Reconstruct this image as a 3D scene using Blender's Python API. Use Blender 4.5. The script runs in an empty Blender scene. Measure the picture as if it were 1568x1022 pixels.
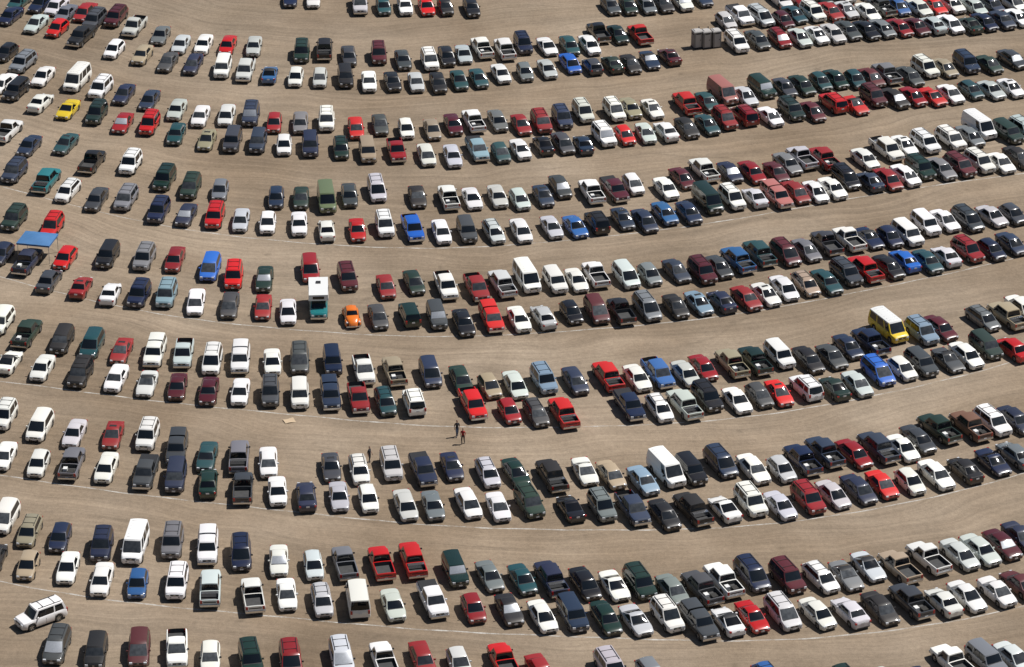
import bpy, bmesh, math, random
import numpy as np
from mathutils import Vector, Matrix
random.seed(7)
D=bpy.data; S=bpy.context.scene
# ------------------------------------------------ camera (aerial, telephoto)
TH=math.radians(27.5); F=5208.0; H=163.0
CAM=Vector((0,-H/math.tan(TH),H))
cd=D.cameras.new("camera"); cam=D.objects.new("camera",cd); S.collection.objects.link(cam)
cam.location=CAM; cam.rotation_euler=(math.pi/2-TH,0,0)
cd.sensor_width=36; cd.lens=F/1568*36; cd.clip_start=1; cd.clip_end=20000
S.camera=cam
def ground(x,y,z=0.0):
    dx=(x-784)/F; dy=-(y-511)/F
    d=Vector((dx, math.cos(TH)+dy*math.sin(TH), -math.sin(TH)+dy*math.cos(TH)))
    t=(z-CAM.z)/d.z
    return CAM.x+d.x*t, CAM.y+d.y*t
# ------------------------------------------------ light
w=D.worlds.new("World"); S.world=w; w.use_nodes=True
nt=w.node_tree; nt.nodes.clear()
sky=nt.nodes.new("ShaderNodeTexSky"); sky.sky_type='NISHITA'; sky.sun_disc=False
bg=nt.nodes.new("ShaderNodeBackground"); bg.inputs[1].default_value=0.05
wo=nt.nodes.new("ShaderNodeOutputWorld"); nt.links.new(sky.outputs[0],bg.inputs[0]); nt.links.new(bg.outputs[0],wo.inputs[0])
SUN=Vector((0.58,0.20,1.0)).normalized()
el=math.asin(SUN.z); sky.sun_elevation=el; sky.sun_rotation=math.atan2(SUN.x,SUN.y)
sl=D.lights.new("sun","SUN"); sl.energy=5.0; sl.angle=math.radians(0.5); sl.color=(1,.97,.93)
so=D.objects.new("sun",sl); S.collection.objects.link(so); so.rotation_euler=(-SUN).to_track_quat('-Z','Y').to_euler()
try:
    S.view_settings.view_transform='Standard'; S.view_settings.look='None'; S.view_settings.exposure=0
except Exception as e: print(e)
# ------------------------------------------------ materials
def mat(name,col,rough=.5,metal=0,coat=0,spec=.5):
    m=D.materials.new(name); m.use_nodes=True; b=m.node_tree.nodes["Principled BSDF"]
    b.inputs["Base Color"].default_value=(*col,1); b.inputs["Roughness"].default_value=rough
    b.inputs["Metallic"].default_value=metal; b.inputs["Coat Weight"].default_value=coat
    b.inputs["Coat Roughness"].default_value=.08; b.inputs["Specular IOR Level"].default_value=spec
    return m
def nd(m,t,**k):
    n=m.node_tree.nodes.new(t)
    for a,b in k.items(): setattr(n,a,b)
    return n
def noisecol(m,amount=.15,scale=3):
    L=m.node_tree.links; b=m.node_tree.nodes["Principled BSDF"]; c=b.inputs["Base Color"].default_value[:]
    tc=nd(m,"ShaderNodeTexCoord"); n=nd(m,"ShaderNodeTexNoise"); n.inputs["Scale"].default_value=scale; n.inputs["Detail"].default_value=5
    mx=nd(m,"ShaderNodeMix",data_type='RGBA')
    mx.inputs[6].default_value=tuple(v*(1-amount) for v in c[:3])+(1,); mx.inputs[7].default_value=tuple(min(1,v*(1+amount)) for v in c[:3])+(1,)
    L.new(tc.outputs["Object"],n.inputs["Vector"]); L.new(n.outputs[0],mx.inputs[0]); L.new(mx.outputs[2],b.inputs["Base Color"])
    return m
paint=mat("car_paint",(.5,.5,.5),.32,0,.55)
L=paint.node_tree.links; b=paint.node_tree.nodes["Principled BSDF"]
oi=nd(paint,"ShaderNodeObjectInfo"); tc=nd(paint,"ShaderNodeTexCoord"); n=nd(paint,"ShaderNodeTexNoise"); n.inputs["Scale"].default_value=1.3; n.inputs["Detail"].default_value=5
ov=nd(paint,"ShaderNodeVectorMath",operation='ADD'); L.new(tc.outputs["Object"],ov.inputs[0]); sc_=nd(paint,"ShaderNodeMath",operation='MULTIPLY'); sc_.inputs[1].default_value=57; L.new(oi.outputs["Random"],sc_.inputs[0]); L.new(sc_.outputs[0],ov.inputs[1]); L.new(ov.outputs[0],n.inputs[0])
geo=nd(paint,"ShaderNodeSeparateXYZ"); L.new(tc.outputs["Object"],geo.inputs[0])
mr=nd(paint,"ShaderNodeMapRange"); mr.inputs[1].default_value=.8; mr.inputs[2].default_value=.2; mr.inputs[3].default_value=.028; mr.inputs[4].default_value=.36
L.new(geo.outputs[2],mr.inputs[0]); mu=nd(paint,"ShaderNodeMath",operation='MULTIPLY'); L.new(mr.outputs[0],mu.inputs[0]); 
ad=nd(paint,"ShaderNodeMath",operation='ADD'); L.new(n.outputs[0],ad.inputs[0]); L.new(oi.outputs["Random"],ad.inputs[1]); L.new(ad.outputs[0],mu.inputs[1])
mx=nd(paint,"ShaderNodeMix",data_type='RGBA'); L.new(mu.outputs[0],mx.inputs[0]); L.new(oi.outputs["Color"],mx.inputs[6]); mx.inputs[7].default_value=(.30,.24,.17,1)
L.new(mx.outputs[2],b.inputs["Base Color"])
rr=nd(paint,"ShaderNodeMapRange"); rr.inputs[3].default_value=.26; rr.inputs[4].default_value=.55; L.new(oi.outputs["Random"],rr.inputs[0]); L.new(rr.outputs[0],b.inputs["Roughness"])
cw=nd(paint,"ShaderNodeMapRange"); cw.inputs[3].default_value=.8; cw.inputs[4].default_value=.15; L.new(oi.outputs["Random"],cw.inputs[0]); L.new(cw.outputs[0],b.inputs["Coat Weight"])
def glassmat(name,a,bc):
    m=mat(name,a,.05,0,0,.5); L=m.node_tree.links; b=m.node_tree.nodes["Principled BSDF"]
    oi=nd(m,"ShaderNodeObjectInfo"); tc=nd(m,"ShaderNodeTexCoord"); n=nd(m,"ShaderNodeTexNoise"); n.inputs["Scale"].default_value=2.2
    mp=nd(m,"ShaderNodeVectorMath",operation='ADD'); L.new(tc.outputs["Object"],mp.inputs[0]); L.new(oi.outputs["Random"],mp.inputs[1])
    L.new(mp.outputs[0],n.inputs[0]); mm=nd(m,"ShaderNodeMath",operation='MULTIPLY'); L.new(n.outputs[0],mm.inputs[0])
    sq=nd(m,"ShaderNodeMath",operation='POWER'); sq.inputs[1].default_value=4; L.new(oi.outputs["Random"],sq.inputs[0]); L.new(sq.outputs[0],mm.inputs[1])
    mx=nd(m,"ShaderNodeMix",data_type='RGBA'); mx.inputs[6].default_value=(*a,1); mx.inputs[7].default_value=(*bc,1)
    L.new(mm.outputs[0],mx.inputs[0]); L.new(mx.outputs[2],b.inputs["Base Color"]); return m
wind=glassmat("windshield_glass",(.007,.010,.014),(.16,.17,.18))
glass=glassmat("window_glass",(.004,.005,.007),(.04,.045,.05))
trim=mat("black_trim",(.02,.02,.022),.6)
tire=noisecol(mat("tire_rubber",(.03,.028,.025),.85),.3,6)
rim=mat("alloy_rim",(.5,.5,.5),.35,.8)
chrome=mat("chrome",(.6,.6,.6),.2,.9)
head=mat("headlight_lens",(.6,.62,.64),.12,0,.5)
tail=mat("taillight_lens",(.35,.015,.012),.2,0,.5)
bed=noisecol(mat("truck_bed_liner",(.05,.05,.05),.7),.4,3)
white2=mat("white_roof_paint",(.75,.75,.73),.35,0,.4)
plate=mat("licence_plate",(.6,.6,.6),.5)
shade=noisecol(mat("foil_sunshade",(.45,.47,.5),.35,.3),.2,8)
MATS=[paint,glass,trim,tire,rim,chrome,head,tail,bed,white2,plate,wind]
P,G,K,T,R,C,HL,TL,BD,W2,PL,WS=range(12)
# ------------------------------------------------ mesh helpers
class M:
    def __init__(s): s.bm=bmesh.new()
    def grid(s,rows,mats):
        v=[[s.bm.verts.new(p) for p in r] for r in rows]
        for i in range(len(v)-1):
            for j in range(len(v[0])-1):
                try: f=s.bm.faces.new((v[i][j],v[i+1][j],v[i+1][j+1],v[i][j+1]))
                except ValueError: continue
                f.material_index=mats(i,j); f.smooth=True
        return v
    def box(s,c,d,m,taper=1.0,rot=None):
        x,y,z=[q/2 for q in d]; pts=[]
        for sz in(-1,1):
            t=1 if sz<0 else taper
            for sx,sy in((-1,-1),(1,-1),(1,1),(-1,1)):
                p=Vector((sx*x*t,sy*y*t,sz*z))
                if rot is not None: p=rot@p
                pts.append(s.bm.verts.new(p+Vector(c)))
        for f in((3,2,1,0),(4,5,6,7),(0,1,5,4),(1,2,6,5),(2,3,7,6),(3,0,4,7)):
            q=s.bm.faces.new([pts[i] for i in f]); q.material_index=m
    def wheel(s,x,y,z,r,wd):
        sg=1 if x>0 else -1; n=20
        prof=[(-wd/2,r*.6,T),(-wd/2,r*.93,T),(-wd/2+.03,r,T),(wd/2-.03,r,T),(wd/2,r*.93,T),(wd/2,r*.64,T),(wd/2-.03,r*.6,R),(wd/2-.035,r*.18,R),(wd/2-.01,.0001,R)]
        rows=[]
        for k in range(n+1):
            a=2*math.pi*k/n; rows.append([(x+sg*o,y+q*math.cos(a),z+q*math.sin(a)) for o,q,_ in prof])
        def mm(i,j):
            if j==6: return R if i%4<2 else K
            if j>5: return R
            return T
        s.grid(rows,mm)
    def sphere(s,c,rad,m,seg=14,rings=8,zmin=None):
        rows=[]
        for i in range(rings+1):
            a=math.pi*i/rings; rows.append([(c[0]+rad[0]*math.sin(a)*math.cos(2*math.pi*j/seg),c[1]+rad[1]*math.sin(a)*math.sin(2*math.pi*j/seg),c[2]+rad[2]*math.cos(a)) for j in range(seg+1)])
        s.grid(rows,lambda i,j:m)
    def mesh(s,name,mats,ang=38):
        bm=s.bm; bmesh.ops.remove_doubles(bm,verts=bm.verts,dist=.0012)
        bmesh.ops.dissolve_degenerate(bm,edges=bm.edges,dist=.0005)
        bmesh.ops.recalc_face_normals(bm,faces=bm.faces)
        for e in bm.edges:
            if len(e.link_faces)!=2 or e.calc_face_angle(0)>math.radians(ang) or e.link_faces[0].material_index!=e.link_faces[1].material_index: e.smooth=False
        me=D.meshes.new(name); bm.to_mesh(me); bm.free()
        for m in mats: me.materials.append(m)
        return me
def lerp(a,b,t): return a+(b-a)*t
def ip(pts,x): return float(np.interp(x,[p[0] for p in pts],[p[1] for p in pts]))
def loft(m,L,W,top,hwp,wheels,ar,zc,zb0,crown,bedr=None,cowl=None,clad=False,capmat=P):
    ys=set([0,L]); 
    for p in top: ys.add(p[0])
    for p in hwp: ys.add(p[0])
    for yw in wheels:
        for k in range(9): ys.add(yw-ar*math.cos(math.pi*k/8))
        ys.add(yw-ar-.02); ys.add(yw+ar+.02)
    if cowl: ys.add(cowl[0]); ys.add(cowl[1])
    if bedr:
        for q in bedr[:2]: ys.add(q-.006); ys.add(q+.006)
    ys=sorted(y for y in ys if 0<=y<=L); o=[ys[0]]
    for y in ys[1:]:
        if y-o[-1]>.005: o.append(y)
    ys=o; rows=[]
    inb=lambda y: bedr and bedr[0]<y<bedr[1]
    for y in ys:
        hw=W/2*ip(hwp,y); zt=ip(top,y); zb=zb0+(.06 if (y<.2 or y>L-.2) else 0)
        for yw in wheels:
            d=abs(y-yw)
            if d<ar: zb=max(zb,zc+math.sqrt(ar*ar-d*d))
        zs=zt-.11
        zb=min(zb,zs-.03)
        pts=[(hw*.95,zb),(hw*.99,lerp(zb,zs,.25)),(hw,lerp(zb,zs,.6)),(hw*.975,zs),(hw*.92,zt-.02)]
        if inb(y): pts[4]=(hw*.92,zt); pts+=[(hw*.84,zt),(hw*.83,bedr[2]),(0,bedr[2])]
        else: pts+=[(hw*.80,zt+crown*.35),(hw*.5,zt+crown*.8),(0,zt+crown)]
        ring=[(-a,y-L/2,z) for a,z in pts]+[(a,y-L/2,z) for a,z in reversed(pts[:-1])]
        rows.append(ring)
    nj=len(rows[0])
    def mm(i,j):
        yc=(ys[i]+ys[i+1])/2; jj=min(j,nj-2-j)
        if bedr and bedr[0]-.01<yc<bedr[1]+.01 and jj>=5: return BD
        if cowl and cowl[0]<yc<cowl[1] and jj>=5: return K
        if clad and jj<1: return K
        return P
    v=m.grid(rows,mm)
    for r in(v[0],v[-1]):
        f=m.bm.faces.new(r); f.material_index=capmat
    m.box((0,0,(zb0+.02+.62)/2),(W*.74,L-.5,.62-zb0-.02),K)
def green(m,L,yA,yB,yC,yD,zA,zD,zR,hb,hr,ts,tm,bf=.10,crown=.05,roofmat=P,rear=True,wsm=WS,hs=(0,.07,.3,.6,.88,1),rbf=None):
    rbf=bf*.7 if rbf is None else rbf
    def Q(t,h): return (lerp(hb,hr,h)+.035*4*h*(1-h)*.5, lerp(lerp(yA,yD,t),lerp(yB,yC,t),h)-L/2, lerp(lerp(zA,zD,t),zR,h))
    for sg in(-1,1):
        rows=[[ (sg*Q(t,h)[0],Q(t,h)[1],Q(t,h)[2]) for h in hs] for t in ts]
        m.grid(rows,lambda i,j:(P if (j==0 or j==len(hs)-2) else tm[i]) if roofmat==P else (roofmat if j==len(hs)-2 else (P if j==0 else tm[i])))
    lat=[-1,-.92,-.75,-.5,-.25,0,.25,.5,.75,.92,1]
    for t,b_,gm,en in((0,-bf,wsm,1),(1,rbf,G,rear)):
        rows=[]
        for h in hs:
            x,y,z=Q(t,h); rows.append([(a*x,y+b_*(1-a*a)+b_*.35*4*h*(1-h)*(1-a**4),z+crown*(1-a*a)*h) for a in lat])
        nh=len(hs)-2
        m.grid(rows,lambda i,j:(P if (j in(0,len(lat)-2) or not en) else (gm if i<nh or t==0 and i==0 else roofmat)))
    rows=[]
    for t in np.linspace(0,1,7):
        x=hr; r=[]
        for a in lat:
            y=lerp(yB-bf*(1-a*a),yC+rbf*(1-a*a),t)-L/2
            r.append((a*x,y,zR+crown*(1-a*a)+.025*math.sin(math.pi*t)*(1-a**4)))
        rows.append(r)
    m.grid(rows,lambda i,j:roofmat)
HW=[(0,.74),(.05,.83),(.15,.90),(.4,.96),(.85,1)]
def hwp(L,rear=.86): return HW+[(L-.8,1),(L-.3,.96),(L-.08,rear),(L,rear-.08)]
def car_mesh(kind,k):
    r=random.Random(len(kind)*31+ord(kind[0])*7+k*13); j=lambda a:r.uniform(-a,a)
    m=M(); racks=False
    if kind in('sedan','coupe'):
        L=4.75+j(.3); W=1.80+j(.06); zR=1.42+j(.04); z0=j(.04); cx=j(.14)
        if kind=='coupe': L=4.5; zR=1.30; z0=-.07
        top=[(0,.50+z0),(.05,.62+z0),(.18,.69+z0),(.5,.77+z0),(1.2,.90+z0),(1.4,.93+z0),(L-1.0,.96+z0),(L-.75,1.0+z0),(L-.12,.98+z0),(L-.04,.9+z0),(L,.72)]
        yA=1.18+cx; yB=yA+.80+j(.12); yD=L-.82+j(.14); yC=yD-.78-j(.16)
        if kind=='coupe': yA+=.2;yB+=.3;yC-=.25
        wh=(.92,L-1.02); wr=.315
        loft(m,L,W,top,hwp(L),wh,.385,.315,.20,.05,cowl=(yA-.13,yA+.05))
        green(m,L,yA,yB,yC,yD,.89+z0,.95+z0,zR,W*.44,W*(.345+j(.012)),[0,.09,.42,.46,.80,1],[P,G,K,G,P],roofmat=K if (kind=='coupe' and k==1) else P)
        if k==1 and kind=='sedan': m.box((0,yB+.45-L/2,zR+.062),(.70,.36,.03),K)
        zf=.60+z0
        fr=(zf,.62,.14)
    elif kind in('hatch','wagon'):
        L=4.05+j(.15) if kind=='hatch' else 4.7; W=1.72+j(.03); zR=1.44+j(.04); z0=j(.02)
        top=[(0,.52),(.05,.64),(.2,.72),(1.0,.90),(1.2,.94),(L-.5,.99),(L-.1,.98),(L-.04,.85),(L,.7)]
        yA=1.0; yB=yA+.78; yD=L-.14; yC=yD-.55
        wh=(.8,L-.8); wr=.305
        loft(m,L,W,top,hwp(L),wh,.37,.305,.20,.05,cowl=(yA-.12,yA+.05))
        green(m,L,yA,yB,yC,yD,.89,.94,zR,W*.44,W*.36,[0,.08,.36,.40,.66,.70,.9,1],[P,G,K,G,K,G,P])
        fr=(.60,.6,.14); racks=kind=='wagon'
    elif kind=='suv':
        L=4.6+j(.3); W=1.85+j(.07); zR=1.72+j(.09); rnd=j(.14)
        top=[(0,.60),(.04,.80),(.15,.92),(1.15,1.03),(1.3,1.06),(L-.2,1.10),(L-.08,1.08),(L-.03,.9),(L,.7)]
        yA=1.13; yB=yA+.62+rnd; yD=L-.1; yC=yD-.30-rnd*.6
        wh=(.9,L-.95); wr=.36
        loft(m,L,W,top,hwp(L,.92),wh,.43,.36,.27,.05,cowl=(yA-.13,yA+.03),clad=(k%2==0))
        green(m,L,yA,yB,yC,yD,1.01,1.06,zR,W*.45,W*.385,[0,.06,.32,.35,.62,.66,.93,1],[P,G,K,G,P,G,P],bf=.08,roofmat=P)
        fr=(.74,.62,.18); racks=k%3!=2
    elif kind=='minivan':
        L=4.9+j(.15); W=1.90; zR=1.70+j(.04)
        top=[(0,.52),(.05,.66),(.25,.78),(.95,.97),(1.1,1.0),(L-.15,1.06),(L-.04,.95),(L,.7)]
        yA=.88; yB=yA+.98; yD=L-.08; yC=yD-.36
        wh=(.88,L-1.05); wr=.33
        loft(m,L,W,top,hwp(L,.92),wh,.40,.33,.22,.05,cowl=(yA-.13,yA+.05))
        green(m,L,yA,yB,yC,yD,.93,1.02,zR,W*.45,W*.375,[0,.07,.33,.36,.62,.65,.93,1],[P,G,K,G,K,G,P],bf=.12,roofmat=P)
        fr=(.66,.62,.16); racks=k%2==0
    elif kind=='cargo_van':
        L=5.3; W=1.98; zR=2.05
        top=[(0,.65),(.05,.88),(.2,.98),(.8,1.08),(.95,1.12),(L-.1,1.2),(L-.03,1.0),(L,.8)]
        yA=.8; yB=yA+.72; yD=L-.06; yC=yD-.12
        wh=(.95,L-1.3); wr=.36
        loft(m,L,W,top,hwp(L,.95),wh,.43,.36,.28,.05,cowl=(yA-.12,yA+.04))
        wm=[P,G,P,G,P,G,P] if k%2 else [P,G,P,P,P,P,P]
        green(m,L,yA,yB,yC,yD,1.05,1.16,zR,W*.46,W*.40,[0,.06,.24,.30,.60,.64,.94,1],wm,bf=.08,roofmat=W2 if k==3 else P)
        fr=(.78,.64,.2)
        if k!=2:
            for i in range(7): m.box((0,1.9+i*.48-L/2,zR+.062),(W*.55,.04,.02),P if k!=3 else W2)
    elif kind=='pickup':
        cab=(0,.55,.95,.55,.3)[k%5]; L=5.2+cab*.4; W=1.90; zR=1.72+j(.05)
        top=[(0,.62),(.04,.86),(.15,.97),(1.3,1.06),(1.5,1.08),(L-.06,1.12),(L,1.05)]
        yA=1.32; yB=yA+.60; yC=yB+.95+cab; yD=yC+.16
        wh=(.95,L-1.15); wr=.38; b0=yD+.12; b1=L-.07
        cover=k%5==3
        loft(m,L,W,top,HW+[(L-.8,1),(L-.1,.98),(L,.97)],wh,.45,.38,.32,.05,bedr=None if cover else (b0,b1,.74),cowl=(yA-.12,yA+.03))
        ts,tm=([0,.10,.85,1],[P,G,P]) if cab<.4 else ([0,.07,.52,.56,.9,1],[P,G,K,G,P])
        green(m,L,yA,yB,yC,yD,1.02,1.04,zR,W*.445,W*.375,ts,tm,bf=.08,rbf=.02)
        if cover: m.box((0,(b0+b1)/2-L/2,1.165),(W*.88,b1-b0,.09),K,.98)
        elif k==2:
            m.box((0,b0+.28-L/2,1.02),(W*.82,.42,.36),C,.97)   # tool box
        elif k==1:
            m.box((-.25,b0+.9-L/2,.85),(.6,.7,.2),T,.9); m.box((.35,b0+.5-L/2,.88),(.4,.5,.26),W2)
        if k%5==4:
            zz=zR-.02
            green(m,L,b0-.02,b0+.05,b1-.12,b1,1.08,1.08,zz,W*.45,W*.39,[0,.08,.45,.5,.92,1],[P,G,P,G,P],bf=.01,rbf=.02,wsm=G)
        fr=(.78,.66,.2)
        m.box((0,-L/2-.02,.52),(W*.9,.14,.20),C); m.box((0,L/2+.03,.56),(W*.9,.14,.16),C)
        m.box((0,L/2+.004,.88),(W*.6,.012,.10),K)
        if k==5:  # cab-over camper
            m.box((0,(b0+b1)/2-L/2+.1,1.85),(2.1,b1-b0+.5,1.5),W2,.97); m.box((0,yB+.3-L/2,2.3),(2.1,2.2,.65),W2,.95)
            m.box((0,(b0+b1)/2-L/2,2.64),(.5,.5,.1),K); m.box((1.05,(b0+b1)/2-L/2,1.9),(.03,.8,.4),G); m.box((-1.05,(b0+b1)/2-L/2,1.9),(.03,.8,.4),G)
            m.box((0,yB-.78-L/2,2.3),(1.2,.03,.3),G)
    elif kind=='beetle':
        L=4.3; W=1.45
        top=[(0,.42),(.08,.62),(.3,.80),(.7,.95),(1.2,1.03),(2.9,1.05),(3.5,.97),(3.9,.75),(4.2,.55),(4.3,.42)]
        loft(m,L,W,top,[(0,.45),(.15,.62),(.6,.85),(1.2,1),(3.0,1),(3.7,.8),(4.2,.5),(4.3,.4)],(),.3,.3,.24,.10)
        green(m,L,1.25,1.65,2.6,3.4,.99,.97,1.52,.65,.52,[0,.1,.48,.54,.85,1],[P,G,P,G,P],bf=.12,crown=.08)
        for yw in(.88,3.35):
            for sx in(-1,1): m.sphere((sx*.68,yw-L/2,.43),(.21,.58,.41),P)
        m.box((-.77,0,.3),(.22,1.5,.05),K); m.box((.77,0,.3),(.22,1.5,.05),K)
        m.box((0,-L/2-.02,.4),(1.5,.08,.09),C); m.box((0,L/2+.02,.4),(1.5,.08,.09),C)
        for sx in(-1,1): m.sphere((sx*.64,.38-L/2,.68),(.12,.09,.12),HL)
        wh=(.88,3.35); wr=.33; fr=None
    h=W/2
    for yw in wh:
        for sx in(-1,1): m.wheel(sx*((h-.125) if kind!='beetle' else .76),yw-L/2,wr,wr,.22)
    if fr:
        zf,fx,hh=fr
        zt=zf
        for sx in(-1,1):
            m.box((sx*h*.66,-L/2+.055,zt),(h*.30,.15,hh),HL,.9); m.box((sx*h*.40-.0,-L/2+.02,zt-.24),(.14,.06,.07),K)
            zz=.86 if kind in('sedan','coupe','hatch','wagon') else .95
            m.box((sx*h*.80,L/2-.06,zz-.04),(h*.20,.16,.16 if zz<.9 else .34),TL)
            if k!=5 or kind!='pickup':
                m.box((sx*(h+.03),yA+.42-L/2,1.0 if zz<.9 else 1.15),(.20,.12,.13),P if k%2 else K,.85)
            yd=yA+.18
            for q in ([yd,yd+1.05,yd+1.95] if L-yd>3.2 and kind!='pickup' else [yd,yd+1.15]):
                m.box((sx*(h-.008),q-L/2,.62),(.022,.014,.5),K)
        m.box((0,-L/2-.002,zt-.01),(h*.82,.03,hh*.85),K); m.box((0,-L/2-.02,zt-.01),(h*.2,.02,hh*.3),C)
        m.box((0,-L/2-.0,.33),(h*1.0,.03,.10),K)
        if k%3: m.box((0,-L/2-.015,.44),(.32,.02,.15),PL)
        m.box((0,L/2+.006,.80 if kind!='pickup' else .6),(.32,.02,.15),PL)
        if kind!='pickup': m.box((0,L/2-.02,.33),(W*.72,.08,.10),K)
    if racks:
        for sx in(-1,1): m.box((sx*W*.31,(yB+yC)/2-L/2,zR+.075),(.04,(yC-yB)*.9,.035),K)
        for q in(.25,.7): m.box((0,lerp(yB,yC,q)-L/2,zR+.085),(W*.62,.04,.03),K)
    return m.mesh(f"{kind}_mesh_{k}",MATS),L,W
NV=dict(sedan=14,coupe=2,hatch=5,wagon=3,suv=10,minivan=5,cargo_van=4,pickup=6,beetle=1)
MESH={(kd,k):car_mesh(kd,k) for kd,n in NV.items() for k in range(n)}
NAME=dict(sedan="parked_sedan",coupe="parked_coupe",hatch="parked_hatchback_car",wagon="parked_station_wagon",suv="parked_suv",minivan="parked_minivan",cargo_van="parked_full_size_van",pickup="parked_pickup_truck",beetle="classic_rounded_car")
COL=dict(w=(.84,.84,.83),l=(.54,.55,.55),a=(.17,.18,.19),A=(.05,.055,.06),k=(.008,.008,.010),n=(.008,.016,.050),N=(.018,.032,.068),B=(.010,.12,.52),b=(.03,.12,.32),
 g=(.006,.028,.020),c=(.010,.15,.17),C=(.014,.065,.075),r=(.28,.009,.012),R=(.56,.006,.006),m=(.085,.008,.014),t=(.36,.29,.20),T=(.16,.085,.045),y=(.75,.52,.02),o=(.80,.19,.01),u=(.20,.30,.38),v=(.16,.20,.10),p=(.42,.15,.12))
TYPE=dict(s='sedan',c='coupe',h='hatch',e='wagon',u='suv',m='minivan',V='cargo_van',p='pickup',q='pickup',Q='pickup',b='beetle',Y='cargo_van')
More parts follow.
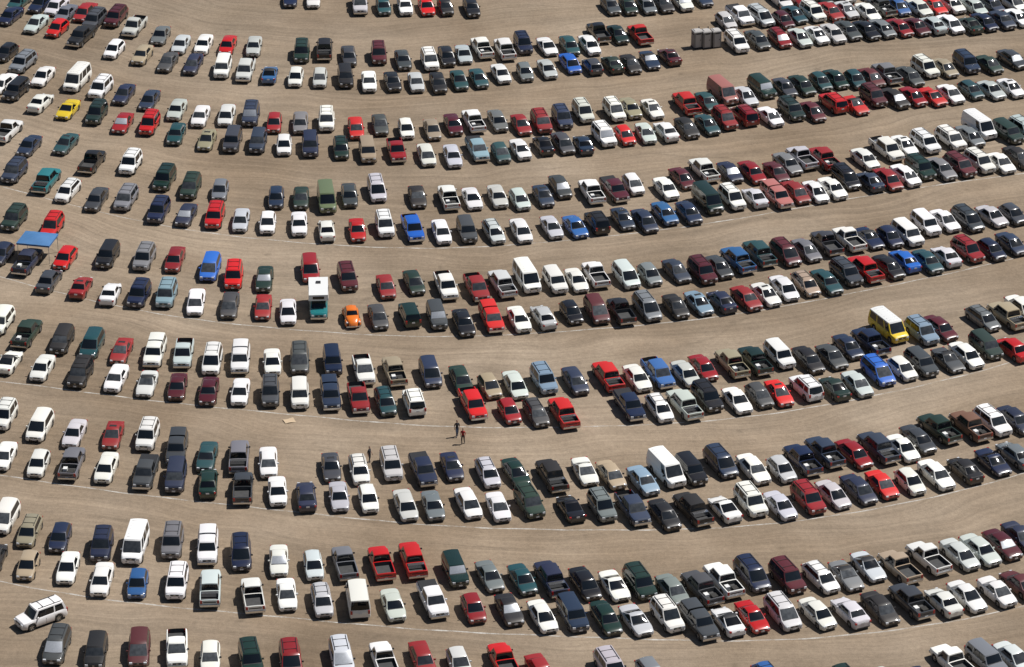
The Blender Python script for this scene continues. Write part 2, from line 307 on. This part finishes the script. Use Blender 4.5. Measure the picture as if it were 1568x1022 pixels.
# survey of the lot: x,y reading, type, colour; '-' = parked nose away from the viewer
ROWS={
'0':"87,988mA 147,998uk 213,993mm 271,993pw 322,1005sw 384,1010ug 445,1010mr 523,1006ml 588,1010pw- 647,1008sr 703,1014sl 771,1012pR- 828,1026sr 936,1022ul 998,1030sa 1180,1040sb 1240,1050sw 1300,1050ug 1360,1046sl 1410,1044sn 1460,1014pw- 1511,1010ua 1553,1006sl",
'Au':"8,792mw 45,812st 92,822hn 156,835un 207,832Vw 264,830ua 318,837pw 369,847mn 427,857sw 480,865sl 528,862pa- 584,862pR- 632,857pR- 697,873ug 750,881sa 800,886sC 844,886pn- 896,892sk 941,895sw 980,893ug 1030,902sa 1075,900pA- 1108,888pw- 1152,880mn 1206,884um 1257,883sw 1296,880sa 1330,866sl 1378,868pt- 1422,854pw- 1470,848sl 1501,841sl 1535,833sm 1562,820sn",
'Al':"-8,852sk 43,865st 104,868sw 156,886sw 211,893hb 271,891uw 322,900pl- 387,911pw- 439,909sw 493,918sl 548,914Vw 602,925sl 663,918pw 725,931sr 780,932sk 831,942sw 877,940uN 928,945sg 974,948sl 1022,943uw 1071,952pA 1115,949sw 1152,943sR 1199,938ml 1252,938sw 1302,936sl 1348,930sk 1395,920pA- 1445,920sw 1481,912sw 1527,905sw 1562,893sm",
'Bu':"7,637uw 61,652mw 114,662sl 173,665sr 226,667uw 271,686pA 317,699sC 366,699pa- 411,707sw 507,714sA 550,718sw 599,712ul 648,719pn 692,713sn 747,723sl 790,722sg 845,728pk- 897,720sw 935,726st 985,735su 1021,718Vw 1058,720uk 1104,708mN 1154,717sw 1197,718sl 1229,704pn- 1263,692pN- 1308,694sr 1345,685pN- 1383,685sw 1406,672sA 1438,656pg- 1486,652pT- 1520,646uw 1555,642sn",
'Bl':"7,697sw 59,709sw 110,709pa- 163,715sw 223,723pA 269,729un 319,737sg 372,747pA- 425,751sw 469,758sn 519,759sl 564,763sw 621,772sl 663,773sa 717,769sw 763,775sw 811,770ug 874,776sk 922,776ua 969,778pN 1018,787sk 1061,779pk- 1110,777sw 1150,768uw 1195,773sl 1238,764ur 1276,756sl 1315,748sn 1351,741sR 1394,737sw 1434,726sw 1478,718sk 1521,706sn 1555,695sa",
'Cu':"2,492uw 41,510pg- 95,521uk 141,527mC 186,536sr 237,539pw 281,541pl 325,551mw 368,549pw 417,553sw 459,550mA 509,553un 557,566pw 604,568pt- 659,571mN 706,580sg 750,591st 789,588sl 833,582uu 881,582sN 931,576pR- 976,578sw 1008,571pb 1050,571sl 1077,562sr 1121,556pt- 1156,552pg- 1194,544uw 1238,550sk 1274,545sA 1299,530sN 1333,523pn- 1361,500Yy 1413,508uu 1438,502sm 1505,487ea 1543,483pt- 1566,470sw",
'Cl':"14,552sw 65,562sw 123,572uk 178,578sw 225,586sl 272,591sm 320,598sm 368,599sw 414,601uA 459,604uw 506,604pN 549,609pr 590,614sC 634,615uw 724,618pR 780,629sr 821,631sA 863,632pR- 964,620pn 1010,624sw 1048,619pl- 1083,609uk 1129,612sw 1163,605sA 1193,601sR 1234,593uw 1278,593sg 1313,587sl 1345,569mB 1382,564sw 1411,556uA 1452,550sA 1480,543sw 1510,530ug 1552,533sR",
'Du':"22,335ug 80,347uR 100,394sR 165,391uk 221,395ua 268,396sr 322,410mB 358,423uR 405,426sg 475,412mr 532,425um 591,438sr 634,431sg 683,437pw 730,440pr 769,434pl- 807,424Vw 850,430uw 883,428sw 912,420pw- 959,422ml 995,420sa 1036,414sN 1076,416um 1101,408sA 1130,398pb- 1163,388pC- 1203,388mm 1235,382sa 1266,372pA- 1300,366pw- 1333,363sn 1361,363sn 1390,358uw 1418,343uw 1447,337sw 1482,336mA 1519,330sl 1551,328sA",
'Dl':"3,388sn 42,400pn- 75,428sA 124,438sr 169,448sw 213,451un 255,451uu 300,461sw 352,466sA 403,469sr 441,476sw 488,478Qc 538,482bo 579,484sA 627,481ug 669,484uA 710,493sk 753,487pR 795,488sw 832,484sl 875,478sk 914,475mm 951,476pk- 991,471ma 1035,468sk 1070,463su 1105,460sn 1143,456sr 1173,450sw 1201,440sw 1234,434et 1266,431sC 1296,418uA 1325,412pR- 1361,408sk 1386,398sB 1420,400sC 1449,391sl 1482,384ur 1518,382hn 1549,372sN",
'Eu':"45,222sN 101,219sC 141,247pk- 200,250uw 252,274ug 292,286ug 337,291sa 423,302sN 461,302sg 500,303Vv 535,298sA 577,290ml 639,300sk 687,302pw- 723,303sw 762,300sl 796,305hl 832,299sN 858,285sA 906,293pw- 941,290pm 970,282sw 1020,288sw 1045,272sm 1078,260pw- 1118,263sn 1152,263sr 1189,263sm 1206,250sa 1230,241pl- 1260,243pr- 1325,243sw 1358,228pw 1385,222sw 1417,218uw 1456,213uw 1486,208sa 1503,192Vw 1542,203ug 1566,198ul",
'El':"22,263uN 71,276pc- 104,291sw 148,304sA 193,304ua 243,323un 285,328sn 329,331uR 369,336sl 410,341sw 458,342sw 500,351sw 547,351sR 589,345uw 632,349pB 676,354sw 715,353uA 756,354sl 798,352sw 845,347sl 881,346sb 914,340uk 954,334sN 987,337sN 1018,326sb 1055,325sN 1084,305Vg 1121,304uw 1156,301sl 1190,300pp 1222,293sr 1247,293sw 1274,288sw 1298,272mk 1333,276sN 1357,274sr 1387,268sw 1411,258ug 1440,258sa 1470,254um 1502,248uw 1531,249sw 1560,240sk",
'Fu':"12,200pw- 25,138uk 66,116sw 118,120Vw 154,135uw 190,143sn 229,152sN 271,167sl 307,177sw 347,175sl 384,176uN 420,188sr 460,187sa 500,184uw 545,195sR 582,190sA 622,197sw 662,197st 694,190sm 725,185pw- 762,184sa 798,190sr 829,187ur 861,181uN 893,172ul 941,170uw 965,165st 999,166sw 1051,158pR- 1083,155sC 1107,140Vp 1142,147sl 1167,134ug 1202,133sA 1228,130sg 1257,125sC 1282,120sg 1307,122sC 1335,118sm 1361,112pa- 1390,117sA 1417,104uw 1447,103st 1480,97uN 1515,98sg 1550,90sA",
'Fl':"62,156sw 104,166cy 148,174ug 188,187sr 229,190uR 270,204sC 317,213st 356,215uA 395,217uN 435,222sw 475,222un 522,226sg 563,231ut 607,230pr 653,236sl 693,238sl 731,228pu 767,234sC 797,228sw 832,221sk 862,218sA 893,220sN 925,208uw 957,207sR 989,203sl 1020,200sw 1052,195sk 1083,190sC 1110,183ur 1140,176mr 1180,178sw 1212,168ug 1245,170sm 1276,157uR 1310,160cR 1338,148um 1370,150sk 1399,147sr 1428,147cR 1456,143sw 1487,138sC 1518,137sl 1548,134sw",
'Gu':"175,75sw 218,83st 246,53sa 277,67sl 312,67sw 349,68sR 389,70sl 462,80ug 497,75pk- 534,85sA 580,83um 617,91sA 658,93uw 686,85sk 708,82sl 738,73pw- 773,75pw- 801,68un 838,70sw 872,69sC 905,68sw 915,50pk- 945,52sg 980,53pR- 1112,32sl 1142,22pw 1167,25ml 1190,32sm 1215,22sC 1245,19uw 1272,17sr 1300,14sl 1325,19sw 1350,10pA- 1378,9sb 1405,12sl 1432,9sR 1460,6sw 1490,10sl 1520,8sN 1550,4sw",
'Gl':"257,94sA 296,97sn 341,103uw 376,107pl 413,112sb 453,118sw 490,119sl 529,118uk 565,124sw 601,124sk 637,125sl 671,126sk 703,122sC 733,119sC 767,112sw 804,110sa 838,105sl 873,96sB 907,100sA 938,97sg 966,97sk 995,91sN 1025,85sm 1128,65uw 1160,60sA 1194,58sr 1225,57sl 1252,53sw 1280,50sl 1299,46sA 1325,46sk 1352,43sa 1376,42sr 1405,40sm 1430,37sl 1455,36sw 1480,38sg 1507,33sn 1535,30sN 1560,26sw",
'H':"18,22sn 60,36sl 88,43sR 105,20sa 88,8sl 127,53pk 127,17sr 146,33uA 168,25um 206,40pl 10,80sk 35,96ua 5,127sw 28,2sC 62,5sn 445,-4sn 480,-3sw 551,6pl 587,9sC 620,8sw 653,9sR 682,10sk 722,11sk 935,8sA 962,8sg 990,6sa 1015,5sk 1045,2sw 1075,-4sN 1195,-2sw 1222,-4sr 1255,-6sg 1290,-10sw 1325,-14sA",
}
PH=[0,.17,.34,.5,.7,1.0]
def heading(x,y):
    u=x/1568; v=min(1.05,max(-.1,y/1022))
    a=float(np.interp(u,PH,[-21,-10,5,13,20,25])); b=float(np.interp(u,PH,[-2,3,10,18,22,27]))
    return math.radians(lerp(a,b,v))
cars=[]; fits={}
for key,s in ROWS.items():
    for t in s.split():
        rev=t.endswith('-'); 
        if rev: t=t[:-1]
        c=t[-1]; ty=t[-2]; x,y=map(float,t[:-2].split(','))
        kd=TYPE[ty]
        if ty=='s':
            q=random.random()
            if q<.10: kd='hatch'
            elif q<.15: kd='wagon'
            elif q<.19: kd='coupe'
        k=random.randrange(5 if kd=='pickup' else NV[kd])
        if kd=='pickup' and rev and k in(3,4): k=random.choice((0,1,2))
        if kd=='cargo_van' and k==3: k=2
        if ty=='Q': k=5
        if ty=='Y': k=3
        gx,gy=ground(x,y,.72 if kd not in('cargo_van',) else .95)
        if ty=='Q': gx,gy=ground(x,y-14,1.0)
        ph=heading(x,y)
        if not rev and kd!='pickup' and key[-1]=='l' and random.random()<.15: rev=True
        cars.append([gx,gy,ph,kd,k,c,rev,key,t])
        fits.setdefault(key,[]).append((gx,gy))
# one SUV driving down the aisle
gx,gy=ground(62,941,.8); cars.append([gx,gy,math.radians(-52),'suv',1,'w',False,'Z','']) 
N=len(cars); near=[(i,j) for i in range(N) for j in range(i+1,N) if abs(cars[i][0]-cars[j][0])<8 and abs(cars[i][1]-cars[j][1])<8]
for it in range(60):
    mv=0
    for i,j in near:
        a,b_=cars[i],cars[j]; dx=b_[0]-a[0]; dy=b_[1]-a[1]; ph=a[2]
        dl=dx*math.cos(ph)+dy*math.sin(ph); dm=-dx*math.sin(ph)+dy*math.cos(ph)
        Li,Wi=MESH[a[3],a[4]][1:]; Lj,Wj=MESH[b_[3],b_[4]][1:]
        rl=(Li+Lj)/2+.2; rw=(Wi+Wj)/2+.36
        pl=rw-abs(dl); pm=rl-abs(dm)
        if pl>0 and pm>0:
            mv+=1
            if pl<pm: q=pl/2*(1 if dl>0 else -1)*.6; vx,vy=math.cos(ph)*q,math.sin(ph)*q
            else: q=pm/2*(1 if dm>0 else -1)*.6; vx,vy=-math.sin(ph)*q,math.cos(ph)*q
            a[0]-=vx;a[1]-=vy;b_[0]+=vx;b_[1]+=vy
    if not mv: break
print("cars",N,"relax",it,mv)
for c in cars:
    gx,gy,ph,kd,k,col,rev,key,t=c
    o=D.objects.new(NAME[kd],MESH[kd,k][0]); S.collection.objects.link(o)
    o.location=(gx,gy,.004); o.rotation_euler=(0,0,ph+(math.pi if rev else 0)+random.gauss(0,math.radians(1.6)))
    cc=COL[col]; f=random.uniform(.82,1.15); h=[random.uniform(.93,1.07) for _ in range(3)]
    if col=='w': f=random.uniform(.86,1.05); h=[1,random.uniform(.97,1),random.uniform(.90,1.0)]
    o.color=tuple(min(.88,v*f*q) for v,q in zip(cc,h))+(1,)
    if random.random()<.04:
        sl_=o.material_slots[WS]; sl_.link='OBJECT'; sl_.material=shade
# ------------------------------------------------ ground sheet with row-following coordinates
pairs=['0','A','B','C','D','E','F','G']
pf=[]
for p in pairs:
    pts=[q for k2,l in fits.items() if k2[0]==p for q in l]
    X=np.array([q[0] for q in pts]); Y=np.array([q[1] for q in pts])
    pf.append((np.polyfit(X,Y,3),X.min(),X.max()))
def rowY(i,x):
    c,a,b_=pf[i]; xc=min(max(x,a),b_); s=np.polyval(np.polyder(c),xc); s=max(-.8,min(.8,s))
    return float(np.polyval(c,xc)+s*(x-xc)*.6)
xs=sorted(set([-6000,-3000,-1500,-800,-400,-250,-170]+list(np.arange(-130,131,3.5))+[170,250,400,800,1500,3000,6000]))
ysg=sorted(set([-3000,-1500,-700,-350,-200,-130]+list(np.arange(-95,150,3.0))+[170,220,300,450,800,1600,3500,8000]))
bm=bmesh.new(); uvl=bm.loops.layers.uv.new("rows"); vs={}; uvd={}
for i,x in enumerate(xs):
    ry=[rowY(k,x) for k in range(len(pairs))]
    for q in range(1,len(ry)): ry[q]=max(ry[q],ry[q-1]+8)
    for j,y in enumerate(ysg):
        vs[i,j]=bm.verts.new((x,y,0))
        if y<ry[0]: v=(y-ry[0])/18
        elif y>ry[-1]: v=len(ry)-1+(y-ry[-1])/18
        else: v=float(np.interp(y,ry,range(len(ry))))
        uvd[vs[i,j]]=(x/18,v)
for i in range(len(xs)-1):
    for j in range(len(ysg)-1):
        f=bm.faces.new((vs[i,j],vs[i+1,j],vs[i+1,j+1],vs[i,j+1]))
        for l in f.loops: l[uvl].uv=uvd[l.vert]
me=D.meshes.new("dirt_ground"); bm.to_mesh(me); bm.free()
go=D.objects.new("dirt_ground",me); S.collection.objects.link(go)
gm=mat("dirt",(.36,.29,.21),.95,0,0,.15); me.materials.append(gm); L=gm.node_tree.links; b=gm.node_tree.nodes["Principled BSDF"]
uv=nd(gm,"ShaderNodeUVMap",uv_map="rows"); tc=nd(gm,"ShaderNodeTexCoord")
def noise(vec,scale,det=4,rough=.6,mapping=None):
    if mapping:
        mp=nd(gm,"ShaderNodeMapping"); mp.inputs["Scale"].default_value=mapping; L.new(vec,mp.inputs[0]); vec=mp.outputs[0]
    n=nd(gm,"ShaderNodeTexNoise"); n.inputs["Scale"].default_value=scale; n.inputs["Detail"].default_value=det; n.inputs["Roughness"].default_value=rough
    L.new(vec,n.inputs["Vector"]); return n.outputs[0]
def rng(v,a,b_,c,d):
    m=nd(gm,"ShaderNodeMapRange"); L.new(v,m.inputs[0]); 
    for i,q in enumerate((a,b_,c,d)): m.inputs[i+1].default_value=q
    return m.outputs[0]
def math2(op,a,b_):
    m=nd(gm,"ShaderNodeMath",operation=op)
    for i,q in enumerate((a,b_)):
        if isinstance(q,(int,float)): m.inputs[i].default_value=q
        else: L.new(q,m.inputs[i])
    return m.outputs[0]
obj=tc.outputs["Object"]
# wander the streak coordinates a little so the tracks are not ruled lines
wob=nd(gm,"ShaderNodeTexNoise"); wob.inputs["Scale"].default_value=.045; wob.inputs["Detail"].default_value=2; L.new(obj,wob.inputs["Vector"])
ws=nd(gm,"ShaderNodeVectorMath",operation='SCALE'); L.new(wob.outputs["Color"],ws.inputs[0]); ws.inputs["Scale"].default_value=.5
wa_=nd(gm,"ShaderNodeVectorMath",operation='ADD'); L.new(uv.outputs[0],wa_.inputs[0]); L.new(ws.outputs[0],wa_.inputs[1]); UVW=wa_.outputs[0]
big=rng(noise(obj,.018,4),.3,.7,.78,1.14)
mid=rng(noise(obj,.13,5,.65),.3,.7,.84,1.13)
fine=rng(noise(obj,2.2,6,.75),.3,.7,.84,1.14)
grit=rng(noise(obj,9,3,.8),.3,.75,.86,1.16)
st1=rng(noise(UVW,1,5,.6,(.45,22,1)),.35,.68,.87,1.10)
st2=rng(noise(UVW,1,3,.5,(1.2,70,1)),.35,.65,.94,1.06)
prod=math2('MULTIPLY',math2('MULTIPLY',math2('MULTIPLY',big,mid),math2('MULTIPLY',fine,grit)),math2('MULTIPLY',st1,st2))
# paler, compacted wheel band along the middle of each aisle; sinuous individual tyre tracks
sp0=nd(gm,"ShaderNodeSeparateXYZ"); L.new(uv.outputs[0],sp0.inputs[0])
aisle=math2('PINGPONG',sp0.outputs[1],.5)
worn=rng(math2('ADD',aisle,math2('MULTIPLY',noise(obj,.3,4),.14)),.36,.52,.95,1.05)
wn=noise(uv.outputs[0],1,2,.5,(.5,.8,1)); sp=nd(gm,"ShaderNodeSeparateXYZ"); L.new(UVW,sp.inputs[0])
wv=math2('ADD',sp.outputs[1],math2('MULTIPLY',wn,1.6)); fr_=math2('PINGPONG',math2('MULTIPLY',wv,7.0),1.0)
trk=rng(fr_,0,.13,1,0); tmask=rng(noise(obj,.07,3),.47,.62,0,1)
tr=math2('SUBTRACT',1.0,math2('MULTIPLY',math2('MULTIPLY',trk,tmask),.15))
blot=rng(noise(obj,.55,3,.5),.66,.74,1.0,.76)
prod=math2('MULTIPLY',math2('MULTIPLY',math2('MULTIPLY',prod,worn),tr),blot)
hue=nd(gm,"ShaderNodeMix",data_type='RGBA'); hue.inputs[6].default_value=(.252,.188,.128,1); hue.inputs[7].default_value=(.305,.242,.178,1)
L.new(rng(noise(obj,.035,4),.35,.65,0,1),hue.inputs[0])
vm=nd(gm,"ShaderNodeVectorMath",operation='SCALE'); L.new(hue.outputs[2],vm.inputs[0]); L.new(prod,vm.inputs["Scale"]); L.new(vm.outputs[0],b.inputs["Base Color"])
bp=nd(gm,"ShaderNodeBump"); bp.inputs["Strength"].default_value=.6; bp.inputs["Distance"].default_value=.14
L.new(math2('ADD',noise(obj,1.5,6,.7),math2('MULTIPLY',st1,1.5)),bp.inputs["Height"]); L.new(bp.outputs[0],b.inputs["Normal"])
# ------------------------------------------------ chalk lines along the front of each row
cm=mat("chalk",(.62,.59,.54),.95); Lc=cm.node_tree.links; bb=cm.node_tree.nodes["Principled BSDF"]
tcn=nd(cm,"ShaderNodeTexCoord"); cn=nd(cm,"ShaderNodeTexNoise"); cn.inputs["Scale"].default_value=.5; cn.inputs["Detail"].default_value=7; cn.inputs["Roughness"].default_value=.8
Lc.new(tcn.outputs["Object"],cn.inputs[0]); cr=nd(cm,"ShaderNodeMapRange"); cr.inputs[1].default_value=.40; cr.inputs[2].default_value=.60; cr.inputs[3].default_value=.08; cr.inputs[4].default_value=.8
Lc.new(cn.outputs[0],cr.inputs[0]); tb=nd(cm,"ShaderNodeBsdfTransparent"); ms=nd(cm,"ShaderNodeMixShader"); Lc.new(cr.outputs[0],ms.inputs[0]); Lc.new(tb.outputs[0],ms.inputs[1]); Lc.new(bb.outputs[0],ms.inputs[2])
Lc.new(ms.outputs[0],cm.node_tree.nodes["Material Output"].inputs[0])
for key in('Al','Bl','Cl','Dl','El'):
    pts=fits[key]; X=np.array([q[0] for q in pts]); Y=np.array([q[1] for q in pts]); c=np.polyfit(X,Y,4)
    m=M(); rows=[]
    for x in np.arange(X.min()-1,X.max()+1,1.2):
        y=float(np.polyval(c,x))-2.75+.12*math.sin(x*.21)+.05*math.sin(x*.9)
        wd=.09+.02*math.sin(x*1.7); rows.append([(x,y-wd,.004),(x,y+wd,.004)])
    m.grid(rows,lambda i,j:0); o=D.objects.new("chalk_line",m.mesh("chalk_line",[cm])); S.collection.objects.link(o)
# ------------------------------------------------ blue canopy tent
blue=noisecol(mat("blue_tarp",(.06,.17,.36),.6),.12,2)
pole=mat("tent_pole",(.5,.5,.5),.4,.7)
gx,gy=ground(57,364,2.3); m=M()
for sx in(-1,1):
    for sy in(-1,1): m.box((sx*1.75,sy*1.45,1.1),(.05,.05,2.2),1)
nn=8; rows=[]
for i in range(nn+1):
    r=[]
    for j2 in range(nn+1):
        u=i/nn*2-1; v=j2/nn*2-1; r.append((u*1.85,v*1.55,2.2+.40*(1-max(abs(u),abs(v)))+.03*math.sin(9*u)*math.cos(7*v)))
    rows.append(r)
m.grid(rows,lambda i,j:0)
for sx,sy,dx,dy in((0,-1.55,3.7,.015),(0,1.55,3.7,.015),(-1.85,0,.015,3.1),(1.85,0,.015,3.1)): m.box((sx,sy,2.1),(dx,dy,.2),0)
o=D.objects.new("canopy_tent",m.mesh("canopy_tent",[blue,pole])); S.collection.objects.link(o); o.location=(gx,gy,0); o.rotation_euler[2]=math.radians(-12)
# ------------------------------------------------ portable toilets
pg=noisecol(mat("toilet_plastic",(.22,.21,.20),.6),.15,2); pr=mat("toilet_roof",(.42,.40,.38),.6)
for x,y in((1067,60),(1081,60),(1096,59)):
    gx,gy=ground(x,y,1.1); m=M()
    m.box((0,0,.08),(1.15,1.2,.16),2); m.box((0,0,1.15),(1.08,1.1,2.0),0,.98); m.box((0,0,2.21),(1.14,1.16,.12),1,.92); m.box((0,0,2.31),(.9,.95,.1),1,.8)
    m.box((0,-.56,1.1),(.74,.03,1.8),1); m.box((.26,-.585,1.15),(.08,.03,.12),2); m.box((0,-.565,1.95),(.6,.04,.1),2); m.box((.4,.4,2.4),(.1,.1,.3),2)
    for sx in(-1,1): m.box((sx*.545,0,1.85),(.02,.7,.12),2)
    o=D.objects.new("portable_toilet",m.mesh("portable_toilet",[pg,pr,trim])); S.collection.objects.link(o); o.location=(gx,gy,0); o.rotation_euler[2]=math.radians(18)
# cardboard sheet on the ground
gx,gy=ground(443,645); m=M(); rows=[[( (i/4-.5)*1.1,(j2/3-.5)*.9,.02+.05*math.sin(i*1.1+j2)) for j2 in range(4)] for i in range(5)]
m.grid(rows,lambda i,j:0); o=D.objects.new("cardboard_sheet",m.mesh("cardboard_sheet",[noisecol(mat("cardboard",(.50,.38,.25),.8),.1,3)])); S.collection.objects.link(o); o.location=(gx,gy,.03); o.rotation_euler[2]=.4
# ------------------------------------------------ people
skin=mat("skin",(.42,.24,.16),.5); hair=mat("hair",(.03,.02,.015),.7); shoe=mat("shoes",(.05,.05,.05),.6); eye=mat("eye",(.03,.02,.02),.2); lip=mat("lips",(.3,.10,.08),.5)
def person(name,px,py,rot,shirt,pants,step=.16,sleeve=True,sc=1.0):
    V=[];E=[];RR=[]
    def a(p,r,par=None):
        V.append(p); RR.append(r); 
        if par is not None: E.append((par,len(V)-1))
        return len(V)-1
    pel=a((0,0,.96),.135); wa=a((0,0,1.1),.12,pel); ch=a((0,-.01,1.30),.145,wa); nb=a((0,0,1.46),.075,ch); ne=a((0,-.01,1.53),.052,nb)
    h0=a((0,-.03,1.60),.075,ne); h1=a((0,-.015,1.69),.095,h0); a((0,0,1.765),.06,h1)
    for s_,f in((-1,1),(1,-1)):
        sh=a((s_*.185,0,1.41),.062,ch); el_=a((s_*.235,.05+f*.02,1.14),.045,sh); wr=a((s_*.245,-.06+f*.1,.90),.03,el_); pa=a((s_*.245,-.085+f*.1,.83),.032,wr)
        for q in range(4):
            b0=a((s_*.245,-.115+f*.1+q*.021,.785),.010,pa); a((s_*(.236),-.125+f*.1+q*.021,.745-.008*(q in(1,2))),.009,b0)
        t0=a((s_*.23,-.125+f*.1,.83),.011,pa); a((s_*.222,-.145+f*.1,.80),.010,t0)
        hp=a((s_*.09,0,.90),.098,pel); kn=a((s_*.10,-f*step*.7-.04,.50),.068,hp); an=a((s_*.105,-f*step+.06,.09),.045,kn); a((s_*.115,-f*step-.10,.045),.042,an)
    me=D.meshes.new(name); me.from_pydata(V,E,[]); o=D.objects.new(name,me); S.collection.objects.link(o)
    sk=o.modifiers.new("s",'SKIN'); sk.use_smooth_shade=True
    for i,r in enumerate(RR): me.skin_vertices[0].data[i].radius=(r,r)
    me.skin_vertices[0].data[0].use_root=True
    o.modifiers.new("u",'SUBSURF').levels=1
    dg=bpy.context.evaluated_depsgraph_get(); nm=bpy.data.meshes.new_from_object(o.evaluated_get(dg)); o.modifiers.clear(); o.data=nm
    nm.materials.clear()
    for q in(skin,hair,shirt,pants,shoe,eye,lip): nm.materials.append(q)
    for p_ in nm.polygons:
        x,y,z=p_.center; p_.use_smooth=True
        if z>1.50: mi=1 if (z>1.72 or (y>.0 and z>1.58)) else 0
        elif abs(x)>.20 and z<(1.1 if sleeve else 1.25) and z>.7: mi=0
        elif z>.98: mi=2
        elif z>.10: mi=3
        else: mi=4
        p_.material_index=mi
    mm=M(); mm.bm.from_mesh(nm)
    for s_ in(-1,1): mm.sphere((s_*.032,-.105,1.69),(.012,.008,.008),5,8,5); mm.sphere((s_*.09,0,1.67),(.012,.02,.03),0,8,5)
    mm.sphere((0,-.118,1.66),(.013,.018,.022),0,8,5); mm.box((0,-.105,1.62),(.045,.012,.012),6)
    n2=D.meshes.new(name); mm.bm.to_mesh(n2); mm.bm.free()
    for q in(skin,hair,shirt,pants,shoe,eye,lip): n2.materials.append(q)
    o.data=n2; gx,gy=ground(px,py); o.location=(gx,gy,.0); o.rotation_euler[2]=rot; o.scale=(sc,)*3
c1=mat("dark_cloth",(.03,.03,.035),.9); c2=mat("red_cloth",(.35,.03,.03),.9); c3=mat("denim",(.05,.07,.12),.9)
person("walking_man",700,669,math.radians(20),c1,c3,.16,True,1.06)
person("walking_woman",709,680,math.radians(-15),c2,c1,.12,True,1.0)
person("standing_woman",566,708,math.radians(60),c1,c1,.05,True,1.0)
